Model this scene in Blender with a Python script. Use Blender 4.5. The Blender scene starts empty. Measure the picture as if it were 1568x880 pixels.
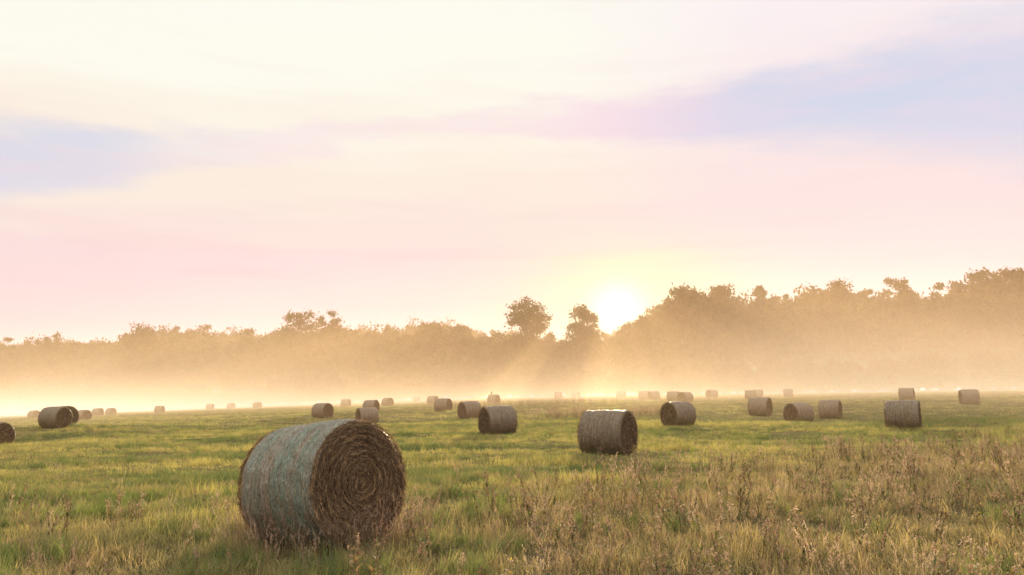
import bpy, math, random
import numpy as np
from mathutils import Vector, noise, Euler
rng = np.random.default_rng(7); random.seed(7)
scene = bpy.context.scene
scene.view_settings.view_transform='Standard'
scene.view_settings.look='None'; scene.view_settings.exposure=0; scene.view_settings.gamma=1
rad=math.radians
EYE=1.85
SUN_AZ=7.6; SUN_EL=9.5

# ------------------------------------------------------------ terrain
def ss(v,a,b):
    t=np.clip((v-a)/(b-a),0,1); return t*t*(3-2*t)
def terr(x,y):
    x=np.asarray(x,float); y=np.asarray(y,float)
    s=1/(1+np.exp(-x/12.0))
    z=x*(0.036*(1-s)+0.018*s*ss(y,35,90))
    z=np.clip(z,-9,5)
    z=z-.40*s*ss(y,13,36)*(1-ss(y,62,100))*(1-.7*ss(x,10,19))
    z=z+.6*np.exp(-((x+31)**2+(y-56)**2)/45)-.45*np.exp(-((x+30)**2+(y-46)**2)/30)-.35*np.exp(-((x+11)**2+(y-63)**2)/70)-.5*np.exp(-((x-20)**2+(y-57)**2)/60)
    z=z+0.06*np.sin(x*0.31+1.3)*np.sin(y*0.23+.4)*np.clip((y-12)/20,0,1)+0.015*np.sin(x*1.9+y*.7)*np.sin(y*1.7)
    t=np.clip((y-320)/160,0,1); z=z+12*t*t*(3-2*t)
    return z
def terr1(x,y): return float(terr(x,y))
def dry_boundary(x): return np.clip(14+1.0*x,10.5,26)

# ------------------------------------------------------------ node helpers
class NT:
    def __init__(s,nt): s.nt=nt; s.n=nt.nodes; s.l=nt.links
    def new(s,t,**k):
        n=s.n.new(t)
        for a,b in k.items(): setattr(n,a,b)
        return n
    def put(s,sock,v):
        if hasattr(v,'is_output'): s.l.new(v,sock)
        else: sock.default_value=v
    def m(s,op,a,b=None,c=None,clamp=False):
        n=s.new('ShaderNodeMath',operation=op); n.use_clamp=clamp
        s.put(n.inputs[0],a)
        if b is not None: s.put(n.inputs[1],b)
        if c is not None: s.put(n.inputs[2],c)
        return n.outputs[0]
    def sstep(s,v,a,b,lo=0.0,hi=1.0):
        n=s.new('ShaderNodeMapRange',interpolation_type='SMOOTHSTEP')
        s.put(n.inputs[0],v); n.inputs[1].default_value=a; n.inputs[2].default_value=b
        n.inputs[3].default_value=lo; n.inputs[4].default_value=hi
        return n.outputs[0]
    def mix(s,f,a,b,mode='MIX'):
        n=s.new('ShaderNodeMix',data_type='RGBA',blend_type=mode)
        s.put(n.inputs[0],f)
        for i,v in ((6,a),(7,b)):
            if isinstance(v,tuple) and len(v)==3: v=v+(1,)
            s.put(n.inputs[i],v)
        return n.outputs[2]
    def noise(s,vec,scale,detail=4,rough=.55,dist=0):
        n=s.new('ShaderNodeTexNoise'); s.put(n.inputs['Vector'],vec)
        n.inputs['Scale'].default_value=scale; n.inputs['Detail'].default_value=detail
        n.inputs['Roughness'].default_value=rough; n.inputs['Distortion'].default_value=dist
        return n.outputs[0]
    def vmul(s,vec,xyz):
        n=s.new('ShaderNodeVectorMath',operation='MULTIPLY'); s.put(n.inputs[0],vec); n.inputs[1].default_value=xyz
        return n.outputs[0]
    def ramp(s,f,stops,interp='LINEAR'):
        n=s.new('ShaderNodeValToRGB'); s.put(n.inputs[0],f); cr=n.color_ramp; cr.interpolation=interp
        while len(cr.elements)<len(stops): cr.elements.new(.5)
        for e,(p,c) in zip(cr.elements,stops): e.position=p; e.color=tuple(c)+(1,)
        return n.outputs[0]
    def comb(s,x,y,z):
        n=s.new('ShaderNodeCombineXYZ')
        for i,v in enumerate((x,y,z)): s.put(n.inputs[i],v)
        return n.outputs[0]
    def sep(s,v):
        n=s.new('ShaderNodeSeparateXYZ'); s.put(n.inputs[0],v); return n.outputs

def newmat(name):
    m=bpy.data.materials.new(name); m.use_nodes=True; m.node_tree.nodes.clear()
    return m,NT(m.node_tree)
def leafy(k,col,trans_col,tfac,rough=.6):
    d=k.new('ShaderNodeBsdfPrincipled'); k.put(d.inputs['Base Color'],col); d.inputs['Roughness'].default_value=rough
    d.inputs['Specular IOR Level'].default_value=.25
    t=k.new('ShaderNodeBsdfTranslucent'); k.put(t.inputs[0],trans_col)
    mx=k.new('ShaderNodeMixShader'); mx.inputs[0].default_value=tfac
    k.l.new(d.outputs[0],mx.inputs[1]); k.l.new(t.outputs[0],mx.inputs[2])
    o=k.new('ShaderNodeOutputMaterial'); k.l.new(mx.outputs[0],o.inputs[0])

def field_patches(k):
    """shared: world-position factors (dryness zone, swath)"""
    g=k.new('ShaderNodeNewGeometry'); P=g.outputs['Position']
    x,y,z=k.sep(P)
    nb=k.noise(P,.25,3)
    yb=k.m('ADD',14.0,x); yb=k.m('MINIMUM',k.m('MAXIMUM',yb,10.5),26.0)
    q=k.m('ADD',k.m('SUBTRACT',yb,y),k.m('MULTIPLY',k.m('SUBTRACT',nb,.5),14.0))
    dry=k.sstep(q,-3,4)
    sw=k.noise(k.vmul(P,(.06,.30,0)),1.0,5,.65)
    sp=k.noise(P,.9,4,.65)
    return P,x,y,z,dry,sw,sp

# ------------------------------------------------------------ materials
gm,k=newmat('field_ground')
P,x,y,z,dry,sw,sp=field_patches(k)
fine=k.noise(P,14,5,.7)
c1=k.mix(k.sstep(sw,.38,.62),(.085,.095,.035),(.24,.205,.08))
c2=k.mix(k.sstep(sp,.4,.7),c1,(.17,.14,.07))
c3=k.mix(k.sstep(fine,.35,.7),k.mix(.6,c2,(.05,.045,.025)),c2)
c4=k.mix(k.m('MULTIPLY',dry,.8),c3,(.10,.078,.045))
b=k.new('ShaderNodeBsdfDiffuse'); k.put(b.inputs['Color'],c4)
bp=k.new('ShaderNodeBump'); k.put(bp.inputs['Height'],fine); bp.inputs['Distance'].default_value=.08; k.l.new(bp.outputs[0],b.inputs['Normal'])
o=k.new('ShaderNodeOutputMaterial'); k.l.new(b.outputs[0],o.inputs[0])

def grassmat(name,dryamt,green=(.125,.155,.055),lite=(.38,.33,.12)):
    m,k=newmat(name)
    P,x,y,z,dry,sw,sp=field_patches(k)
    oi=k.new('ShaderNodeObjectInfo').outputs['Random']
    g=k.mix(k.sstep(sw,.42,.62),green,lite)
    g=k.mix(k.sstep(sp,.47,.70),g,(.33,.255,.13))
    g=k.mix(k.m('MULTIPLY',k.sstep(oi,.35,1),.7),g,(.05,.075,.032))
    d=k.mix(oi,(.44,.32,.19),(.11,.10,.05))
    f=k.m('MULTIPLY',dry,dryamt,clamp=True)
    col=k.mix(f,g,d)
    tr=k.mix(1.0,col,(1.9,1.75,1.2),'MULTIPLY')
    leafy(k,col,tr,.55)
    return m
grass_mat=grassmat('grass_blades',.65)
lush_mat=grassmat('lush_grass_blades',.1,(.10,.145,.042),(.17,.205,.06))
m,k=newmat('dry_weed_stems'); weed_mat=m
oi=k.new('ShaderNodeObjectInfo').outputs['Random']
col=k.ramp(oi,[(0,(.20,.12,.08)),(.4,(.08,.05,.035)),(.7,(.38,.29,.18)),(1,(.10,.10,.05))])
leafy(k,col,k.mix(1.0,col,(1.7,1.5,1.2),'MULTIPLY'),.4)
m,k=newmat('seed_heads'); seed_mat=m
col=k.ramp(k.new('ShaderNodeObjectInfo').outputs['Random'],[(0,(.42,.28,.20)),(.4,(.15,.09,.06)),(.7,(.56,.42,.30)),(1,(.11,.065,.045))])
leafy(k,col,k.mix(1.0,col,(1.6,1.45,1.2),'MULTIPLY'),.45)
m,k=newmat('weed_leaves'); wleaf_mat=m
col=k.ramp(k.new('ShaderNodeObjectInfo').outputs['Random'],[(0,(.05,.08,.03)),(.5,(.12,.125,.045)),(1,(.26,.17,.09))])
leafy(k,col,k.mix(1.0,col,(1.8,1.8,1.2),'MULTIPLY'),.45)
m,k=newmat('yellow_petals'); yel_mat=m
leafy(k,(.75,.6,.05,1),(.8,.65,.05,1),.3)
m,k=newmat('tree_foliage'); fol_mat=m
g=k.new('ShaderNodeNewGeometry').outputs['Position']
n=k.noise(g,.35,3)
col=k.mix(k.sstep(n,.35,.65),(.030,.032,.016),(.085,.068,.028))
leafy(k,col,k.mix(1.0,col,(1.5,1.4,1.0),'MULTIPLY'),.3,.7)
m,k=newmat('tree_bark'); bark_mat=m
b=k.new('ShaderNodeBsdfPrincipled'); n=k.noise(k.new('ShaderNodeNewGeometry').outputs['Position'],3)
k.put(b.inputs['Base Color'],k.mix(n,(.05,.04,.03),(.12,.10,.08))); b.inputs['Roughness'].default_value=.9
o=k.new('ShaderNodeOutputMaterial'); k.l.new(b.outputs[0],o.inputs[0])

# bale materials
def bale_wrap(name,teal,lite,far):
    m,k=newmat(name)
    O=k.new('ShaderNodeTexCoord').outputs['Object']
    x,y,z=k.sep(O)
    rings=k.noise(k.vmul(O,(46,1.6,1.6)),1.0,5,.65)
    fib=k.noise(k.vmul(O,(120,22,22)),1.0,3,.7)
    big=k.noise(O,3.0,4,.6)
    spk=k.noise(O,38,3,.6)
    if far:
        c=k.mix(k.sstep(rings,.33,.67),(.065,.045,.027),(.25,.185,.105))
        c=k.mix(k.m('MULTIPLY',k.sstep(big,.40,.65),.5),c,(.16,.125,.075))
    else:
        c=k.mix(k.sstep(rings,.33,.67),(.07,.058,.038),(.28,.245,.17))
        c=k.mix(k.m('MULTIPLY',k.sstep(big,.40,.65),.6),c,(.16,.175,.135))
    band=k.sstep(k.noise(k.vmul(O,(7,.35,.35)),1.0,3,.6),.48,.60)
    c=k.mix(k.m('MULTIPLY',band,teal),c,(.095,.19,.14))
    c=k.mix(k.m('MULTIPLY',k.sstep(fib,.50,.70),lite),c,(.52,.51,.43) if not far else (.40,.33,.23))
    c=k.mix(k.m('MULTIPLY',k.sstep(spk,.56,.66),.75),c,(.04,.03,.02))
    b=k.new('ShaderNodeBsdfPrincipled'); k.put(b.inputs['Base Color'],c); b.inputs['Roughness'].default_value=.45; b.inputs['Specular IOR Level'].default_value=.45
    h=k.m('ADD',k.m('MULTIPLY',rings,1.0),k.m('MULTIPLY',fib,.6))
    bp=k.new('ShaderNodeBump'); k.put(bp.inputs['Height'],h); bp.inputs['Distance'].default_value=.04; bp.inputs['Strength'].default_value=1
    k.l.new(bp.outputs[0],b.inputs['Normal'])
    o=k.new('ShaderNodeOutputMaterial'); k.l.new(b.outputs[0],o.inputs[0])
    return m
def bale_end():
    m,k=newmat('bale_hay_end')
    O=k.new('ShaderNodeTexCoord').outputs['Object']
    x,y,z=k.sep(O)
    r=k.m('SQRT',k.m('ADD',k.m('MULTIPLY',y,y),k.m('MULTIPLY',z,z)))
    v=k.comb(k.m('MULTIPLY',r,55.0),k.m('MULTIPLY',y,5.0),k.m('MULTIPLY',z,5.0))
    n=k.noise(v,1.0,5,.65,.4); n2=k.noise(O,38,4,.7)
    c=k.mix(k.sstep(n,.35,.68),(.035,.022,.012),(.19,.13,.07))
    c=k.mix(k.m('MULTIPLY',k.sstep(n2,.5,.75),.7),c,(.28,.20,.11))
    b=k.new('ShaderNodeBsdfPrincipled'); k.put(b.inputs['Base Color'],c); b.inputs['Roughness'].default_value=.9; b.inputs['Specular IOR Level'].default_value=.1
    bp=k.new('ShaderNodeBump'); k.put(bp.inputs['Height'],k.m('ADD',n,k.m('MULTIPLY',n2,.5))); bp.inputs['Distance'].default_value=.06
    k.l.new(bp.outputs[0],b.inputs['Normal'])
    o=k.new('ShaderNodeOutputMaterial'); k.l.new(b.outputs[0],o.inputs[0])
    return m
def bale_straw():
    m,k=newmat('bale_loose_straw')
    a=k.new('ShaderNodeAttribute'); a.attribute_name='col'
    leafy(k,a.outputs['Color'],k.mix(1.0,a.outputs['Color'],(1.7,1.55,1.3),'MULTIPLY'),.4,.7)
    return m
wrap_mat,wrap_far,end_mat,straw_mat=bale_wrap('bale_net_wrap',.6,.8,False),bale_wrap('bale_weathered_wrap',.05,.3,True),bale_end(),bale_straw()

# ------------------------------------------------------------ mesh from numpy
def link(ob,parent=None):
    scene.collection.objects.link(ob)
    if parent: ob.parent=parent
    return ob
def mesh_np(name,verts,faces_list,mats,mat_idx=None,smooth=False,cols=None):
    me=bpy.data.meshes.new(name)
    me.from_pydata([tuple(v) for v in verts],[],faces_list)
    for m in mats: me.materials.append(m)
    if mat_idx is not None: me.polygons.foreach_set('material_index',np.asarray(mat_idx,np.int32))
    if smooth: me.polygons.foreach_set('use_smooth',np.ones(len(me.polygons),bool))
    if cols is not None:
        a=me.color_attributes.new('col','FLOAT_COLOR','POINT')
        a.data.foreach_set('color',np.asarray(cols,np.float32).ravel())
    me.update(); return me

# ------------------------------------------------------------ ground sheet
def axis_lines(lo,hi,fine_lo,fine_hi,step,growth=1.12):
    a=list(np.arange(fine_lo,fine_hi+1e-6,step)); s=step
    v=fine_hi
    while v<hi: s*=growth; v+=s; a.append(v)
    s=step; v=fine_lo
    while v>lo: s*=growth; v-=s; a.insert(0,v)
    return np.array(a)
xs=axis_lines(-2500,2500,-22,26,.4); ys=axis_lines(-600,3500,3,40,.4)
X,Y=np.meshgrid(xs,ys); Z=terr(X,Y)
V=np.stack([X.ravel(),Y.ravel(),Z.ravel()],1); nx=len(xs); ny=len(ys)
F=[(j*nx+i,j*nx+i+1,(j+1)*nx+i+1,(j+1)*nx+i) for j in range(ny-1) for i in range(nx-1)]
link(bpy.data.objects.new('hay_field_ground',mesh_np('hay_field_ground',V,F,[gm],smooth=True)))

# ------------------------------------------------------------ hay bales
def make_bale(name,R,L,nth,nxx,nr,nstr_end,nstr_side,sw,seed,hero=False):
    r0=random.Random(seed); rg=np.random.default_rng(seed)
    off=Vector((seed*7.3,seed*3.1,0)); h=L/2
    verts=[];faces=[];mi=[]
    be=.07
    def prof(u):
        x=u*h; e=h-abs(x)
        rr=R*(1-.025*u*u)
        if e<be: rr-= be*(1-math.sqrt(max(0,1-((be-e)/be)**2)))
        return rr
    us=[]
    for i in range(nxx+1):
        t=i/nxx; us.append(math.sin((t-.5)*math.pi)*.55+(2*t-1)*.45)
    def pt(x,r,th,axd=0):
        p=Vector((x,r*math.cos(th),r*math.sin(th)))
        n1=noise.noise(p*1.6+off); n2=noise.noise(p*6+off)
        d=.026*n1+.013*n2
        if hero: d+=.008*noise.noise(Vector((x*38,p.y*2,p.z*2))+off)
        s=(r+d)/max(r,1e-6) if r>.3*R else 1
        q=Vector((x+axd,p.y*s,p.z*s))
        if q.z<-.88*R: q.z=-.88*R-(abs(q.z)-.88*R)*.25
        q.y*=1+.035*max(0,-q.z/R)
        return q
    for i in range(nxx+1):
        for j in range(nth):
            verts.append(pt(us[i]*h,prof(us[i]),2*math.pi*j/nth))
    for i in range(nxx):
        for j in range(nth):
            a=i*nth+j;b=i*nth+(j+1)%nth
            faces.append((a,b,b+nth,a+nth)); mi.append(0)
    def endx(side,r,th):
        fx=(1-(r/R)**2)
        d=.015*fx+.03*noise.noise(Vector((side*5,r*math.cos(th)*3,r*math.sin(th)*3))+off)
        ph=r/.045+th/(2*math.pi)
        d+=.010*math.sin(2*math.pi*ph+3*noise.noise(Vector((r*6,math.cos(th)*2,math.sin(th)*2+seed))))*(1 if hero else .6)*min(1,r/.1)
        d+=.012*noise.noise(Vector((side,r*math.cos(th)*14,r*math.sin(th)*14))+off)
        d*=min(1,(R-r)/.08) if r<R else 0
        return d
    for side in (-1,1):
        ring=[(0 if side<0 else nxx*nth)+j for j in range(nth)]
        Re=prof(1.0)
        prev=ring
        for q in range(1,nr):
            r=Re*(1-q/nr); base=len(verts)
            for j in range(nth):
                th=2*math.pi*j/nth
                verts.append(pt(side*h,r,th,side*endx(side,r,th)))
            cur=[base+j for j in range(nth)]
            for j in range(nth):
                a,b,c,d=prev[j],prev[(j+1)%nth],cur[(j+1)%nth],cur[j]
                faces.append((a,d,c,b) if side<0 else (a,b,c,d)); mi.append(1)
            prev=cur
        ci=len(verts); verts.append(pt(side*h,1e-5,0,side*.01))
        for j in range(nth):
            a,b=prev[j],prev[(j+1)%nth]
            faces.append((a,ci,b) if side<0 else (a,b,ci)); mi.append(1)
    cols=[(.2,.15,.1,1)]*len(verts)
    pal=[(.26,.175,.09),(.19,.125,.065),(.34,.245,.13),(.09,.055,.03),(.20,.15,.085),(.12,.075,.04)]
    def strand(p,d,n,l,w,c,curl):
        s=d.cross(n).normalized()*w
        b=len(verts)
        for t in (0,.5,1):
            q=p+d*(l*(t-.5))+n*(curl*(4*(t-.5)**2)*.5+.003)
            verts.append(q-s);verts.append(q+s); cols.append(c);cols.append(c)
        faces.append((b,b+1,b+3,b+2));faces.append((b+2,b+3,b+5,b+4)); mi.extend((2,2))
    for side in (-1,1):
        for _ in range(nstr_end):
            r=(R-.02)*math.sqrt(r0.random()); th=r0.random()*2*math.pi
            x=side*(h+endx(side,r,th)+r0.uniform(-.004,.012))
            p=Vector((x,r*math.cos(th),r*math.sin(th)))
            if p.z<-.86*R: continue
            tan=Vector((0,-math.sin(th),math.cos(th))); radv=Vector((0,math.cos(th),math.sin(th)))
            a=r0.gauss(0,.4)
            d=(tan*math.cos(a)+radv*math.sin(a)+Vector((side*r0.gauss(.03,.14),0,0))).normalized()
            c=pal[r0.randrange(6)]; v=r0.uniform(.7,1.2)
            v*=.65+.7*(.5+.5*math.sin(2*math.pi*(r/.085)+4*noise.noise(p*4)))*(.6+.8*noise.noise(p*7+off)+.4)
            strand(p,d,Vector((side,0,0)),r0.uniform(.03,.14),sw*r0.uniform(.5,1),(c[0]*v,c[1]*v,c[2]*v,1),r0.uniform(-.01,.03))
    for _ in range(nstr_side):
        u=r0.uniform(-.98,.98); th=r0.random()*2*math.pi
        r=prof(u)+.002; p0=pt(u*h,r,th); 
        if p0.z<-.86*R: continue
        radv=Vector((0,math.cos(th),math.sin(th))); tan=Vector((0,-math.sin(th),math.cos(th)))
        a=r0.gauss(0,.3)
        d=(tan*math.cos(a)+Vector((1,0,0))*math.sin(a)+radv*r0.gauss(.0,.16)).normalized()
        c=pal[r0.randrange(6)]; v=r0.uniform(.9,1.6)
        strand(p0,d,radv,r0.uniform(.03,.09),sw*r0.uniform(.3,.7),(c[0]*v,c[1]*v,c[2]*v,1),r0.uniform(-.006,.025))
    me=mesh_np(name,verts,faces,[wrap_mat if hero else wrap_far,end_mat,straw_mat],mi,cols=cols)
    sm=np.array(mi)<2; me.polygons.foreach_set('use_smooth',sm)
    return me
R=.75
hero=make_bale('hay_bale_mesh_near',R,1.38,200,90,70,11000,5000,.0032,3,True)
mids=[make_bale('hay_bale_mesh_%s'%c,R,1.45,64,24,16,1500,2800,.007,10+i) for i,c in enumerate('abc')]
def px(x): return (x-784)/1230
bales=[
(px(762),38.2,-152,1.0),(px(930),25.0,-33,1.0),(px(1037),45.7,-150,1.0),(px(1380),38.4,-25,1.0),
(px(1221),55.5,-150,1.0),(px(1270),59.5,-28,1.0),(px(1163),63,-35,1.0),(px(1388),87,-30,1.0),(px(1483),76,-20,1.0),
(px(1207),130,-20,1.0),(px(1149),108,-25,1.0),(px(1160),125,-30,1.0),(px(1090),128,-150,1.0),(px(986),132,-20,1.0),(px(1001),125,-160,1.0),
(px(1031),105,-30,1.0),(px(1049),98,-140,1.0),(px(951),150,-20,1.0),(px(855),155,-10,1.0),(px(882),175,-30,1.0),
(px(756),120,-30,1.0),(px(719),66,-150,1.0),(px(679),84,-20,1.0),(px(663),135,-30,1.0),(px(638),185,-10,1.0),
(px(569),92,-25,1.0),(px(594),132,-40,1.0),(px(563),63,-148,1.0),(px(495),76,-25,1.0),(px(530),148,-15,1.0),
(px(88),54,-20,1.0),(px(101),58,-40,1.0),(px(131),108,-30,1.0),(px(152),150,-15,1.0),(px(172),155,-30,1.0),
(px(-2),46,-20,.95),(px(55),145,-25,1.0),(px(246),155,-10,1.0),(px(395),180,-20,1.0),(px(355),190,-30,1.0),(px(323),185,0,1.0),
(px(-90),70,-30,1.0),(px(1640),70,-140,1.0),(px(1700),48,-30,1.0),(px(-160),90,-150,1.0)]
bale_xy=[]
def put_bale(me,x,y,yaw,tilt=0,sc=1.0,sink=.06):
    ob=bpy.data.objects.new('hay_bale',me); link(ob)
    zc=terr1(x,y)+R*.9*sc-sink
    ob.location=(x,y,zc); ob.rotation_euler=Euler((0,tilt,rad(yaw)),'XYZ'); ob.scale=(sc,)*3
    bale_xy.append((x,y)); return ob
hb=put_bale(hero,px(499)*10.25,10.25,-38,rad(-5.5),1.02,-.05)
for i,(b_,d_,yw,s_) in enumerate(bales):
    slope=(terr1(b_*d_+.5,d_)-terr1(b_*d_-.5,d_))
    ob=put_bale(mids[i%3],b_*d_,d_,yw+random.uniform(-6,6),-math.atan(slope)*math.cos(rad(yw)),random.uniform(.97,1.04))
perch=(px(756)*120,120)

def make_bird():
    prof=[(-.30,.012,-.02),(-.22,.03,.0),(-.14,.055,.05),(-.06,.085,.12),(.0,.095,.19),(.04,.085,.27),(.055,.06,.33),(.06,.05,.37),(.07,.052,.41),(.065,.04,.445),(.055,.01,.465)]
    v=[];f=[];n=12
    for (y,r,z) in prof:
        for j in range(n):
            a=2*math.pi*j/n; v.append((r*math.cos(a),y+r*.5*math.sin(a),z+r*.75*math.sin(a)))
    for i in range(len(prof)-1):
        for j in range(n):
            f.append((i*n+j,i*n+(j+1)%n,(i+1)*n+(j+1)%n,(i+1)*n+j))
    f.append(tuple(range(n))[::-1]); f.append(tuple((len(prof)-1)*n+j for j in range(n)))
    b=len(v); v+=[(-.015,.11,.41),(.015,.11,.41),(0,.11,.43),(0,.16,.395)]; f+=[(b,b+1,b+3),(b+1,b+2,b+3),(b+2,b,b+3)]
    for s in (-1,1):
        b=len(v); v+=[(s*.08,.03,.30),(s*.105,-.02,.22),(s*.09,-.12,.10),(s*.03,-.27,.0),(s*.05,-.1,.20)]
        f+=[(b,b+1,b+4),(b+1,b+2,b+4),(b+2,b+3,b+4)]
        b=len(v)
        for zz,rr in ((.12,.018),(0,.01),(-.02,.014)):
            for a in (0,2.1,4.2): v.append((s*.035+rr*math.cos(a),0+rr*math.sin(a)+.01,zz))
        for i in range(2):
            for j in range(3): f.append((b+i*3+j,b+i*3+(j+1)%3,b+i*3+3+(j+1)%3,b+i*3+3+j))
    m,k=newmat('bird_feathers'); bb=k.new('ShaderNodeBsdfPrincipled'); n_=k.noise(k.new('ShaderNodeTexCoord').outputs['Object'],14)
    k.put(bb.inputs['Base Color'],k.mix(n_,(.04,.03,.02),(.13,.09,.06))); o=k.new('ShaderNodeOutputMaterial'); k.l.new(bb.outputs[0],o.inputs[0])
    ob=bpy.data.objects.new('perched_bird',mesh_np('perched_bird',v,f,[m],smooth=True)); link(ob)
    ob.location=(perch[0]-.3,perch[1],terr1(*perch)+R*1.9-.04); ob.rotation_euler=(0,0,rad(200)); return ob
make_bird()

# ------------------------------------------------------------ instancing
def scatter(name,protos,P,rot,scl,idx):
    col=bpy.data.collections.new(name+'_parts')
    for i,(pn,me) in enumerate(protos):
        o=bpy.data.objects.new('%s_%02d'%(pn,i),me); col.objects.link(o)
    me=bpy.data.meshes.new(name); me.vertices.add(len(P)); me.vertices.foreach_set('co',np.asarray(P,np.float32).ravel())
    a=me.attributes.new('rot','FLOAT_VECTOR','POINT'); a.data.foreach_set('vector',np.asarray(rot,np.float32).ravel())
    a=me.attributes.new('scl','FLOAT_VECTOR','POINT'); a.data.foreach_set('vector',np.asarray(scl,np.float32).ravel())
    a=me.attributes.new('idx','INT','POINT'); a.data.foreach_set('value',np.asarray(idx,np.int32))
    ob=bpy.data.objects.new(name,me); link(ob)
    ng=bpy.data.node_groups.new(name+'_nodes','GeometryNodeTree')
    ng.interface.new_socket('Geometry',in_out='INPUT',socket_type='NodeSocketGeometry')
    ng.interface.new_socket('Geometry',in_out='OUTPUT',socket_type='NodeSocketGeometry')
    N=ng.nodes; gi=N.new('NodeGroupInput'); go=N.new('NodeGroupOutput')
    ip=N.new('GeometryNodeInstanceOnPoints'); ci=N.new('GeometryNodeCollectionInfo')
    ci.inputs['Collection'].default_value=col; ci.inputs['Separate Children'].default_value=True; ci.inputs['Reset Children'].default_value=True
    def attr(nm,t):
        n=N.new('GeometryNodeInputNamedAttribute'); n.data_type=t; n.inputs['Name'].default_value=nm
        return [o for o in n.outputs if o.enabled and o.name=='Attribute'][0]
    L=ng.links
    L.new(gi.outputs[0],ip.inputs['Points']); L.new(ci.outputs[0],ip.inputs['Instance'])
    ip.inputs['Pick Instance'].default_value=True
    L.new(attr('idx','INT'),ip.inputs['Instance Index'])
    L.new(attr('rot','FLOAT_VECTOR'),ip.inputs['Rotation']); L.new(attr('scl','FLOAT_VECTOR'),ip.inputs['Scale'])
    L.new(ip.outputs[0],go.inputs[0])
    md=ob.modifiers.new('instances','NODES'); md.node_group=ng
    return ob

# ------------------------------------------------------------ grass clumps
def blade(v,f,mi,base,h,w,dirx,diry,lean,mat=0,seg=3):
    b=len(v); sx,sy=-diry,dirx
    for i in range(seg+1):
        t=i/seg; o_=lean*h*t*t; zz=h*(t-.25*lean*t*t); ww=w*(1-t)**.7*.5
        cx=base[0]+dirx*o_; cy=base[1]+diry*o_
        if i<seg: v.append((cx-sx*ww,cy-sy*ww,zz+base[2])); v.append((cx+sx*ww,cy+sy*ww,zz+base[2]))
        else: v.append((cx,cy,zz+base[2]))
    for i in range(seg-1): f.append((b+2*i,b+2*i+1,b+2*i+3,b+2*i+2)); mi.append(mat)
    f.append((b+2*seg-2,b+2*seg-1,b+2*seg)); mi.append(mat)
def clump(seed,n,rad_,h0,h1,w,leanmax=.8,seg=3,mat=None):
    r=random.Random(seed); v=[];f=[];mi=[]
    for _ in range(n):
        a=r.random()*6.283; rr=rad_*math.sqrt(r.random()); d=r.random()*6.283
        blade(v,f,mi,(rr*math.cos(a),rr*math.sin(a),-.01),r.uniform(h0,h1),w*r.uniform(.6,1.2),math.cos(d),math.sin(d),r.uniform(.1,leanmax),0,seg)
    return mesh_np('grass_clump',v,f,[mat or grass_mat],mi)
short=[('short_grass_clump',clump(i,30,.17,.05,.15,.009,1.3,2)) for i in range(5)]
far_g=[('far_grass_clump',clump(20+i,26,.35,.07,.17,.022,1.2,2)) for i in range(3)]
tall=[('tall_grass_clump',clump(40+i,20,.09,.14,.40,.010,1.2)) for i in range(4)]
lush=[('lush_grass_clump',clump(50+i,26,.08,.2,.45,.013,.7,3,lush_mat)) for i in range(3)]

def weed(seed,h,nb,flower=False):
    r=random.Random(seed); v=[];f=[];mi=[]
    def stick(p,q,w0,w1,mat):
        d=(q-p).normalized(); s=d.cross(Vector((r.gauss(0,1),r.gauss(0,1),.1))).normalized(); s2=d.cross(s)
        for s_ in (s,s2):
            b=len(v); v.extend([tuple(p-s_*w0),tuple(p+s_*w0),tuple(q+s_*w1),tuple(q-s_*w1)]); f.append((b,b+1,b+2,b+3)); mi.append(mat)
    def card(c,s,mat):
        n=Vector((r.gauss(0,1),r.gauss(0,1),r.gauss(0,1))).normalized(); t=n.orthogonal().normalized(); u=n.cross(t)
        b=len(v); e=r.uniform(.5,1)
        v.extend([tuple(c-t*s),tuple(c-u*s*e*.6),tuple(c+t*s),tuple(c+u*s*e*.6)]); f.append((b,b+1,b+2,b+3)); mi.append(mat)
    for st in range(r.randint(1,3)):
        p=Vector((r.uniform(-.06,.06),r.uniform(-.06,.06),-.01)); lean=Vector((r.gauss(0,.16),r.gauss(0,.16),1)).normalized()
        hh=h*r.uniform(.6,1.05); pts=[p]
        for i in range(4):
            lean=(lean+Vector((r.gauss(0,.07),r.gauss(0,.07),0))).normalized(); pts.append(pts[-1]+lean*hh/4)
        for i in range(4): stick(pts[i],pts[i+1],.0046*(1-.18*i),.0046*(1-.18*(i+1)),0)
        for _ in range(nb):
            t=r.uniform(.35,1); i=min(3,int(t*4)); q=pts[i].lerp(pts[i+1],t*4-i)
            a=r.random()*6.283; d=Vector((math.cos(a)*.5,math.sin(a)*.5,.85)).normalized()
            l=hh*r.uniform(.06,.24)*(1.2-t*.6); e=q+d*l; stick(q,e,.0022,.0014,0)
            for _ in range(r.randint(3,6)):
                card(q.lerp(e,r.uniform(.5,1.05))+Vector((r.gauss(0,.007),r.gauss(0,.007),r.gauss(0,.007))),r.uniform(.007,.016),1)
            if flower and r.random()<.5:
                for _ in range(4): card(e+Vector((r.gauss(0,.004),r.gauss(0,.004),.005)),.012,3)
        for _ in range(10):
            t=r.uniform(.03,.75); i=min(3,int(t*4)); q=pts[i].lerp(pts[i+1],t*4-i); a=r.random()*6.283
            blade(v,f,mi,tuple(q),r.uniform(.04,.11),.020,math.cos(a),math.sin(a),r.uniform(.8,1.6),2,3)
    return mesh_np('dry_weed',v,f,[weed_mat,seed_mat,wleaf_mat,yel_mat],mi)
weeds=[('dry_weed',weed(60+i,.46+.09*(i%3),9)) for i in range(7)]+[('yellow_flower_weed',weed(70,.42,7,True))]
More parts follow.
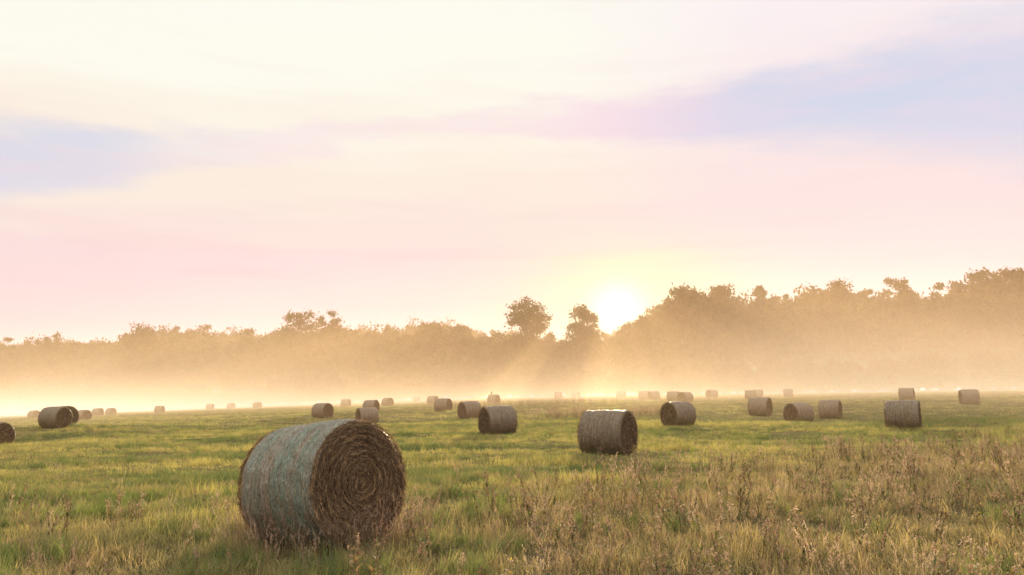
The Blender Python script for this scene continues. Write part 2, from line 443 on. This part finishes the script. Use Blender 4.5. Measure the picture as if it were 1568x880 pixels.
def stalks(seed):
    r=random.Random(seed); v=[];f=[];mi=[]
    for _ in range(12):
        a=r.random()*6.283; rr=.09*math.sqrt(r.random()); d=r.random()*6.283; h=r.uniform(.35,.75); ln=r.uniform(.1,.6)
        base=(rr*math.cos(a),rr*math.sin(a),-.01)
        blade(v,f,mi,base,h,.005,math.cos(d),math.sin(d),ln,0,4)
        tip=Vector((base[0]+math.cos(d)*ln*h,base[1]+math.sin(d)*ln*h,h*(1-.25*ln)))
        for j in range(10):
            c=tip+Vector((r.gauss(0,.006)-math.cos(d)*.012*j*ln,r.gauss(0,.006)-math.sin(d)*.012*j*ln,-.011*j))
            b=len(v); s=.007; t=Vector((r.gauss(0,1),r.gauss(0,1),1)).normalized(); u=t.orthogonal().normalized()
            v.extend([tuple(c-t*s*1.6),tuple(c-u*s*.6),tuple(c+t*s*1.6),tuple(c+u*s*.6)]); f.append((b,b+1,b+2,b+3)); mi.append(1)
    return mesh_np('seeding_grass',v,f,[weed_mat,seed_mat],mi)
seeding=[('seeding_grass',stalks(90+i)) for i in range(4)]

def sample(n,d0,d1,bmax=.80,avoid=.85):
    d=np.sqrt(rng.uniform(d0*d0,d1*d1,n)); b=rng.uniform(-bmax,bmax,n); x=b*d;y=d
    ok=np.ones(n,bool)
    for i,(bx,by) in enumerate(bale_xy):
        if d0-2<by<d1+2: ok&=((x-bx)**2+(y-by)**2)>(.62 if i==0 else .7)**2
    return x[ok],y[ok]
def finish(name,protos,x,y,s0,s1,tilt=.12,zsc=None,z_extra=0):
    n=len(x); P=np.stack([x,y,terr(x,y)+z_extra],1)
    rot=np.stack([rng.normal(0,tilt,n),rng.normal(0,tilt,n),rng.uniform(0,6.283,n)],1)
    s=rng.uniform(s0,s1,n); S=np.stack([s,s,s*(zsc if zsc is not None else 1)],1)
    scatter(name,protos,P,rot,S,rng.integers(0,len(protos),n))
def nz2(x,y,s,o): return np.array([noise.noise(Vector((a*s,b*s,o))) for a,b in zip(x,y)])
def dryness(x,y):
    return np.clip((dry_boundary(x)-y+nz2(x,y,.25,0)*6+3)/7,0,1)
xa,ya=sample(20000,5.5,20); xb,yb_=sample(36000,20,55)
xx=np.concatenate([xa,xb]); yy=np.concatenate([ya,yb_])
pn=nz2(xx,yy*1.4,.35,3)+.6*nz2(xx,yy,1.3,5)
kk=pn>-.40
finish('short_meadow_grass',short,xx[kk],yy[kk],.6,1.5,.2,zsc=np.clip(1+pn[kk]*1.8,.35,2.4))
x,y=sample(32000,50,185,.95); finish('far_meadow_grass',far_g,x,y,.8,1.7)
x,y=sample(20000,5.5,32); dr=dryness(x,y); cl=nz2(x,y,.9,31)+.5*nz2(x,y,.3,33); kk=rng.random(len(x))<(dr*.70+.03)*np.clip(.22+cl*1.8,0.02,1)
finish('tall_meadow_grass',tall,x[kk],y[kk],.45,1.05,.2)
x,y=sample(4500,6,16,.75); cl=nz2(x,y,.8,71)+.12*(x<0); kk=(cl>.24)
finish('lush_grass_tufts',lush,x[kk],y[kk],.4,.95,.15)
x,y=sample(15000,6.5,34); dr=dryness(x,y); cl=nz2(x,y,1.3,9)+.5*nz2(x,y,.25,12)
right=np.clip((x+3)/5,.38,1)
kk=rng.random(len(x))<dr*right*np.clip(.34+cl*1.1,.05,.85)
finish('dry_weeds',weeds,x[kk],y[kk],.45,1.2,.18)
x,y=sample(4500,6.8,26); dr=dryness(x,y); cl=nz2(x,y,.6,55); kk=rng.random(len(x))<dr*np.clip(.2+cl,0,.5)+.01
x=x[kk];y=y[kk]
n=120; a=rng.uniform(0,6.283,n); rr=rng.uniform(.75,1.25,n); cx,cy=bale_xy[0]
x=np.concatenate([x,cx+rr*np.cos(a)]); y=np.concatenate([y,cy+rr*np.sin(a)])
finish('seeding_grass_stalks',seeding,x,y,.5,1.0)
px_=[];py_=[]
for bx_,d_,w_ in ((px(878),60,1.6),(px(990),66,1.4),(px(735),95,3),(px(870),100,4)):
    n=160; px_+=list(bx_*d_+rng.normal(0,w_,n)); py_+=list(d_+rng.normal(0,1.2,n))
finish('rank_grass_patch',seeding,np.array(px_),np.array(py_),.9,1.5)
x,y=sample(3600,14,70); kk=nz2(x,y,.3,19)>.04
finish('grass_tufts',lush,x[kk],y[kk],.35,.8,.2)

# ------------------------------------------------------------ trees
def tree_mesh(name,seed,H=20.,W=12.,ncl=42,per=130,leaf=.42,base=.22,sp=1.0):
    r=random.Random(seed); rg=np.random.default_rng(seed)
    v=[];f=[];mi=[]
    def tube(pts,rs,n=6):
        b=len(v)
        for p,rr in zip(pts,rs):
            for j in range(n): v.append((p[0]+rr*math.cos(6.283*j/n),p[1]+rr*math.sin(6.283*j/n),p[2]))
        for i in range(len(pts)-1):
            for j in range(n): f.append((b+i*n+j,b+i*n+(j+1)%n,b+(i+1)*n+(j+1)%n,b+(i+1)*n+j)); mi.append(1)
    tp=[Vector((0,0,-.3))]; 
    for i in range(6): tp.append(Vector((tp[-1].x+r.gauss(0,.25),tp[-1].y+r.gauss(0,.25),H*.8*(i+1)/6)))
    tube(tp,[H*.022*(1-.14*i) for i in range(7)],8)
    zc=H*(base+1)/2; rz=H*(1-base)/2
    cent=[]
    for c in range(ncl):
        d=Vector((r.gauss(0,1),r.gauss(0,1),r.gauss(0,.8)+.1)).normalized(); q=r.uniform(.15,1)**.5
        lob=1+.34*noise.noise(d*1.5+Vector((seed,0,0)))
        taper=1-.12*max(0,d.z)-.2*max(0,-d.z)
        cr=r.uniform(.10,.17)*W*sp
        k_=q*lob*taper
        zz=math.copysign(abs(d.z)**.8,d.z)
        p=Vector((d.x*(W/2-cr*.6)*k_,d.y*(W/2-cr*.6)*k_,zc+zz*(rz-cr*.5)*min(1.0,q*lob)))
        cent.append((p,cr))
        if c%2==0:
            s=tp[min(5,max(1,int(p.z/(H*.82)*6)-1))]; mid=s.lerp(p,.5)+Vector((0,0,-.3))
            tube([s,mid,p],[.16,.10,.04],4)
    pts=[]
    for p,cr in cent:
        m=int(per*r.uniform(.6,1.3))
        g=rg.normal(0,.52,(m,3))*cr; g[:,2]*=.65
        pts.append(np.array(p)+g)
    pts=np.concatenate(pts); n=len(pts)
    t=rg.normal(0,1,(n,3)); t/=np.linalg.norm(t,axis=1)[:,None]; u=np.cross(t,rg.normal(0,1,(n,3))); u/=np.linalg.norm(u,axis=1)[:,None]
    s=rg.uniform(.45,1.25,n)[:,None]*leaf
    quads=np.stack([pts-t*s,pts-u*s*.6,pts+t*s,pts+u*s*.6],1).reshape(-1,3)
    zt=np.quantile(pts[:,2],.975)
    b=len(v); v+=quads.tolist()
    f+=[(b+4*i,b+4*i+1,b+4*i+2,b+4*i+3) for i in range(n)]; mi+=[0]*n
    V=np.array(v); V[:,2]*=H/zt
    return mesh_np(name,V,f,[fol_mat,bark_mat],mi)
protos=[('deciduous_tree_form',tree_mesh('deciduous_tree_form',100+i,20,12+1.5*(i%3),64,105,.45,.12+.06*(i%3),1.0)) for i in range(8)]
shr=[('shrub_form',tree_mesh('shrub_form',150+i,6,7,30,100,.30,.0)) for i in range(3)]
prof=[(-260,500),(-120,510),(0,522),(15,540),(30,528),(70,518),(100,528),(125,520),(160,530),(180,518),(215,514),(240,518),(260,516),(300,514),(335,518),(370,514),(400,516),(430,506),(520,498),(560,506),(600,503),(640,500),(700,502),(765,505),(845,514),(870,514),(925,503),(940,500),(975,498),(990,486),(1020,462),(1050,452),(1080,448),(1110,444),(1150,450),(1190,462),(1210,456),(1240,450),(1290,442),(1330,452),(1370,452),(1430,462),(1460,448),(1480,448),(1500,430),(1515,422),(1568,418),(1700,415),(1850,420)]
PX=np.array([px(p[0]) for p in prof]); PS=np.array([(598-p[1])/1240 for p in prof])
def Dof(b): return 230-78*b
P=[];Rt=[];S=[];I=[]
def addtree(b,D,h,wf=1.0,x=None):
    x=b*D; P.append((x,D,terr1(x,D)-.2)); s=h/20
    w=s*wf*random.uniform(.8,1.15); w=min(max(w,.5),1.1)
    Rt.append((0,0,random.random()*6.28)); S.append((w,w,s)); I.append(random.randrange(8))
for row,(off,lo,hi,step) in enumerate(((0,.76,1.0,.024),(14,.82,1.0,.028),(30,.84,1.0,.032))):
    b_=-.88
    while b_<.88:
        D=Dof(b_)+off+random.uniform(-4,4)
        h=EYE+np.interp(b_,PX,PS)*D-terr1(b_*D,D)
        addtree(b_,D,h*random.uniform(lo,hi))
        b_+=step*random.uniform(.7,1.3)
b_=-.9
while b_<.1:
    D=430+random.uniform(-12,12); yt=np.interp(b_*1230+784,[-200,0,100,170,250,300,340,400,440,560,640,700,760,800,900],[505,526,524,528,503,500,510,507,510,500,495,497,503,512,520])
    h=EYE+(598-yt)/1240*D-terr1(b_*D,D); addtree(b_,D,h*random.uniform(.85,1.0),1.1); b_+=.012*random.uniform(.7,1.3)
scatter('distant_treeline',protos,P,Rt,S,I)
P=[];Rt=[];S=[];I=[]
b_=-.88
while b_<.88:
    for q in range(2):
        D=Dof(b_)-8+random.uniform(-5,4); x=b_*D; s=random.uniform(.6,1.4)
        P.append((x,D,terr1(x,D)-.2)); Rt.append((0,0,random.random()*6.28)); S.append((s*1.2,s*1.2,s)); I.append(random.randrange(3))
    b_+=.014
scatter('woodland_edge_shrubs',shr,P,Rt,S,I)
for i,(xi,yt,w,dd,ncl,sp) in enumerate([(808,464,14.5,-4,70,.9),(897,473,11.5,-4,56,.9),(455,481,13.5,-6,60,.9),(502,486,10,-5,52,.9),(213,504,17,-10,76,1.0),
    (1048,443,12,-4,54,.95),(1110,438,11,-3,50,.95),(1168,438,7,-6,38,.8),(1290,435,13,-5,54,.95),(1385,432,11,-8,50,.8),(1455,438,9,-7,38,.85),(1515,418,11,-5,50,.95),(1560,414,11,-2,50,.95),(5,519,7.5,-4,30,.8),(1210,452,6.5,-4,28,.8),(655,496,11,8,44,.95),(378,505,8,-2,30,.85),(1340,444,8,3,30,.85),(310,500,12,60,44,.95),(70,517,10,-5,40,.9)]):
    b_=px(xi); D=Dof(b_)+dd; x=b_*D; h=EYE+(598-yt)/1240*D-terr1(x,D)+.2
    me=tree_mesh('deciduous_tree',300+i,h,w,int(ncl*1.1),125,.36,.26,sp)
    o_=bpy.data.objects.new('deciduous_tree',me); link(o_); o_.location=(x,D,terr1(x,D)-.2)

# ------------------------------------------------------------ ground mist (volume)
fm,k=newmat('ground_mist')
g=k.new('ShaderNodeNewGeometry'); Pn=g.outputs['Position']; x,y,z=k.sep(Pn)
zg=k.m('MULTIPLY',x,.027); hgt=k.m('MAXIMUM',k.m('SUBTRACT',z,zg),0.0)
fall=k.m('ADD',k.m('EXPONENT',k.m('MULTIPLY',hgt,-1/3.5)),k.m('MULTIPLY',k.m('EXPONENT',k.m('MULTIPLY',hgt,-1/10.5)),k.sstep(x,-10,70,.44,.78)))
yy_=k.m('ADD',y,k.m('MULTIPLY',k.m('MAXIMUM',x,0.0),.38))
base=k.m('ADD',k.sstep(yy_,15,90,0,.0025),k.sstep(yy_,95,195,0,.0136))
nz=k.noise(k.vmul(Pn,(.012,.012,.05)),1.0,0,.5)
den=k.m('MULTIPLY',k.m('MULTIPLY',base,fall),k.sstep(nz,.3,.7,.55,1.45))
den=k.m('MULTIPLY',den,k.sstep(hgt,22,36,1,0))
vs=k.new('ShaderNodeVolumeScatter'); vs.inputs['Color'].default_value=(1,.67,.40,1); vs.inputs['Anisotropy'].default_value=.45
k.l.new(den,vs.inputs['Density'])
em=k.new('ShaderNodeEmission'); em.inputs[0].default_value=(1,.59,.29,1); k.l.new(k.m('MULTIPLY',den,.68),em.inputs[1])  # warm self-glow added to the mist, standing in for multiply scattered light
ads=k.new('ShaderNodeAddShader'); k.l.new(vs.outputs[0],ads.inputs[0]); k.l.new(em.outputs[0],ads.inputs[1])
o=k.new('ShaderNodeOutputMaterial'); k.l.new(ads.outputs[0],o.inputs['Volume'])
try: fm.cycles.volume_step_rate=2.0
except Exception as e: print(e)
x0,x1,y0,y1,z0,z1=-420,420,15,520,-14,42
V=[(a,b,c) for c in (z0,z1) for a,b in ((x0,y0),(x1,y0),(x1,y1),(x0,y1))]
F=[(3,2,1,0),(4,5,6,7),(0,1,5,4),(1,2,6,5),(2,3,7,6),(3,0,4,7)]
link(bpy.data.objects.new('ground_mist',mesh_np('ground_mist',V,F,[fm])))

# ------------------------------------------------------------ sky (world)
w=bpy.data.worlds.new('World'); scene.world=w; w.use_nodes=True; w.node_tree.nodes.clear(); k=NT(w.node_tree)
D_=k.new('ShaderNodeTexCoord').outputs['Generated']; X_,Y_,Z_=k.sep(D_)
el=k.m('MULTIPLY',k.m('ARCSINE',Z_),57.2958); az=k.m('MULTIPLY',k.m('ARCTAN2',X_,Y_),57.2958)
n1=k.noise(k.vmul(D_,(1,1,4.5)),2.6,5,.5,0); n2=k.noise(k.vmul(D_,(.6,.8,2.8)),10,7,.6,0); n3=k.noise(k.vmul(D_,(.6,.6,6)),4,4,.5,0)
a1=k.m('SUBTRACT',n1,.5); a2=k.m('SUBTRACT',n2,.5); a3=k.m('SUBTRACT',n3,.5)
elw=k.m('ADD',el,k.m('ADD',k.m('MULTIPLY',a1,6.0),k.m('MULTIPLY',a3,8.0)))
col=k.ramp(k.m('DIVIDE',elw,30.0,clamp=True),[(0,(.92,.66,.63)),(.12,(.94,.69,.69)),(.25,(.955,.74,.73)),(.36,(.97,.79,.73)),(.48,(.98,.85,.74)),(.60,(.99,.92,.80)),(.72,(1.0,.98,.87)),(1,(1.,.985,.90))],'EASE')
rf=k.m('MULTIPLY',k.sstep(k.m('ADD',az,k.m('MULTIPLY',a1,24.0)),-4,20),.85)
col=k.mix(rf,col,k.ramp(k.m('DIVIDE',el,30.0,clamp=True),[(0,(.94,.71,.69)),(.35,(.955,.75,.76)),(.6,(.96,.79,.80)),(.85,(.965,.86,.90)),(1,(.975,.91,.92))]))
azc=k.m('SUBTRACT',az,14.0); elc=k.m('SUBTRACT',19.3,k.m('MULTIPLY',k.m('MULTIPLY',azc,azc),.0025))
azt=k.m('ADD',az,8.0); th=k.m('ADD',.7,k.m('MULTIPLY',k.m('MULTIPLY',azt,azt),.0018))
dv=k.m('ADD',k.m('SUBTRACT',el,elc),k.m('ADD',k.m('MULTIPLY',a2,4.5),k.m('MULTIPLY',a1,1.5)))
q=k.m('DIVIDE',k.m('ABSOLUTE',dv),th)
band=k.sstep(q,1.8,.4)
stren=k.m('MAXIMUM',k.sstep(az,-4,18,.38,1),k.sstep(az,-20,-30,.25,.8))
blue=k.m('MULTIPLY',k.sstep(k.m('ABSOLUTE',k.m('ADD',az,k.m('ADD',4.0,k.m('MULTIPLY',a2,10.0)))),9,23),k.sstep(n2,.30,.65,1.0,.7))
bc=k.mix(blue,(.945,.71,.81),(.66,.70,.84))
side=k.sstep(k.m('ABSOLUTE',az),60,42)
col=k.mix(k.m('MULTIPLY',k.m('MULTIPLY',band,stren),side),col,bc)
veil=k.sstep(k.noise(k.vmul(D_,(.8,.8,10)),5,5,.55,.0),.50,.68)
col=k.mix(k.m('MULTIPLY',veil,k.sstep(el,16,5,.08,.55)),col,(.95,.67,.68))
sx=k.m('SUBTRACT',az,7.6); sy=k.m('SUBTRACT',el,5.9)
def gauss(wx,wy,dy=0.0):
    a=k.m('DIVIDE',sx,wx); b=k.m('DIVIDE',k.m('SUBTRACT',sy,dy),wy)
    return k.m('EXPONENT',k.m('MULTIPLY',k.m('ADD',k.m('MULTIPLY',a,a),k.m('MULTIPLY',b,b)),-1.0))
g1=k.m('MULTIPLY',gauss(8.5,3.6,1.2),k.sstep(n3,.3,.7,.5,1.1)); col=k.mix(k.m('MULTIPLY',g1,.95,clamp=True),col,(1.0,.92,.55))
col=k.mix(k.m('MULTIPLY',gauss(3.4,2.4),.95),col,(1.0,.98,.66)) 
g3=gauss(1.7,1.5); col=k.mix(g3,col,(1.25,1.2,1.1))
sky_fill=k.m('ADD',k.sstep(el,30,60,1,1.8),k.sstep(Y_,.2,-.6,0,.7))  # added fill: unseen sky overhead and behind camera brightened to light bales and grass
bg=k.new('ShaderNodeBackground'); k.l.new(col,bg.inputs[0]); k.l.new(sky_fill,bg.inputs[1])
sky=k.new('ShaderNodeTexSky'); sky.sky_type='NISHITA'; sky.sun_disc=False; sky.sun_elevation=rad(SUN_EL); sky.sun_rotation=rad(SUN_AZ)
bg2=k.new('ShaderNodeBackground'); k.l.new(sky.outputs[0],bg2.inputs[0]); bg2.inputs[1].default_value=.05
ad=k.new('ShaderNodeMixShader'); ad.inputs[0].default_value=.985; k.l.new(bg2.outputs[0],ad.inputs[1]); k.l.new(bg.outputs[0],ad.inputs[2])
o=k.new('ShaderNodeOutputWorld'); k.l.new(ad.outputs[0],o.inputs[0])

# ------------------------------------------------------------ sun + camera
sl=bpy.data.lights.new('sun','SUN'); sl.energy=5; sl.angle=rad(.6); sl.color=(1,.79,.48)
so=bpy.data.objects.new('sun',sl); link(so)
dv=-Vector((math.sin(rad(SUN_AZ))*math.cos(rad(SUN_EL)),math.cos(rad(SUN_AZ))*math.cos(rad(SUN_EL)),math.sin(rad(SUN_EL))))
so.rotation_euler=dv.to_track_quat('-Z','Y').to_euler(); so.location=(20,150,60)
cam=bpy.data.cameras.new('camera'); cam.sensor_width=36; cam.lens=36*1220/1568; cam.clip_end=6000; cam.clip_start=.05
co=bpy.data.objects.new('camera',cam); link(co); co.location=(0,0,EYE); co.rotation_euler=(rad(90+7.38),0,0)
scene.camera=co
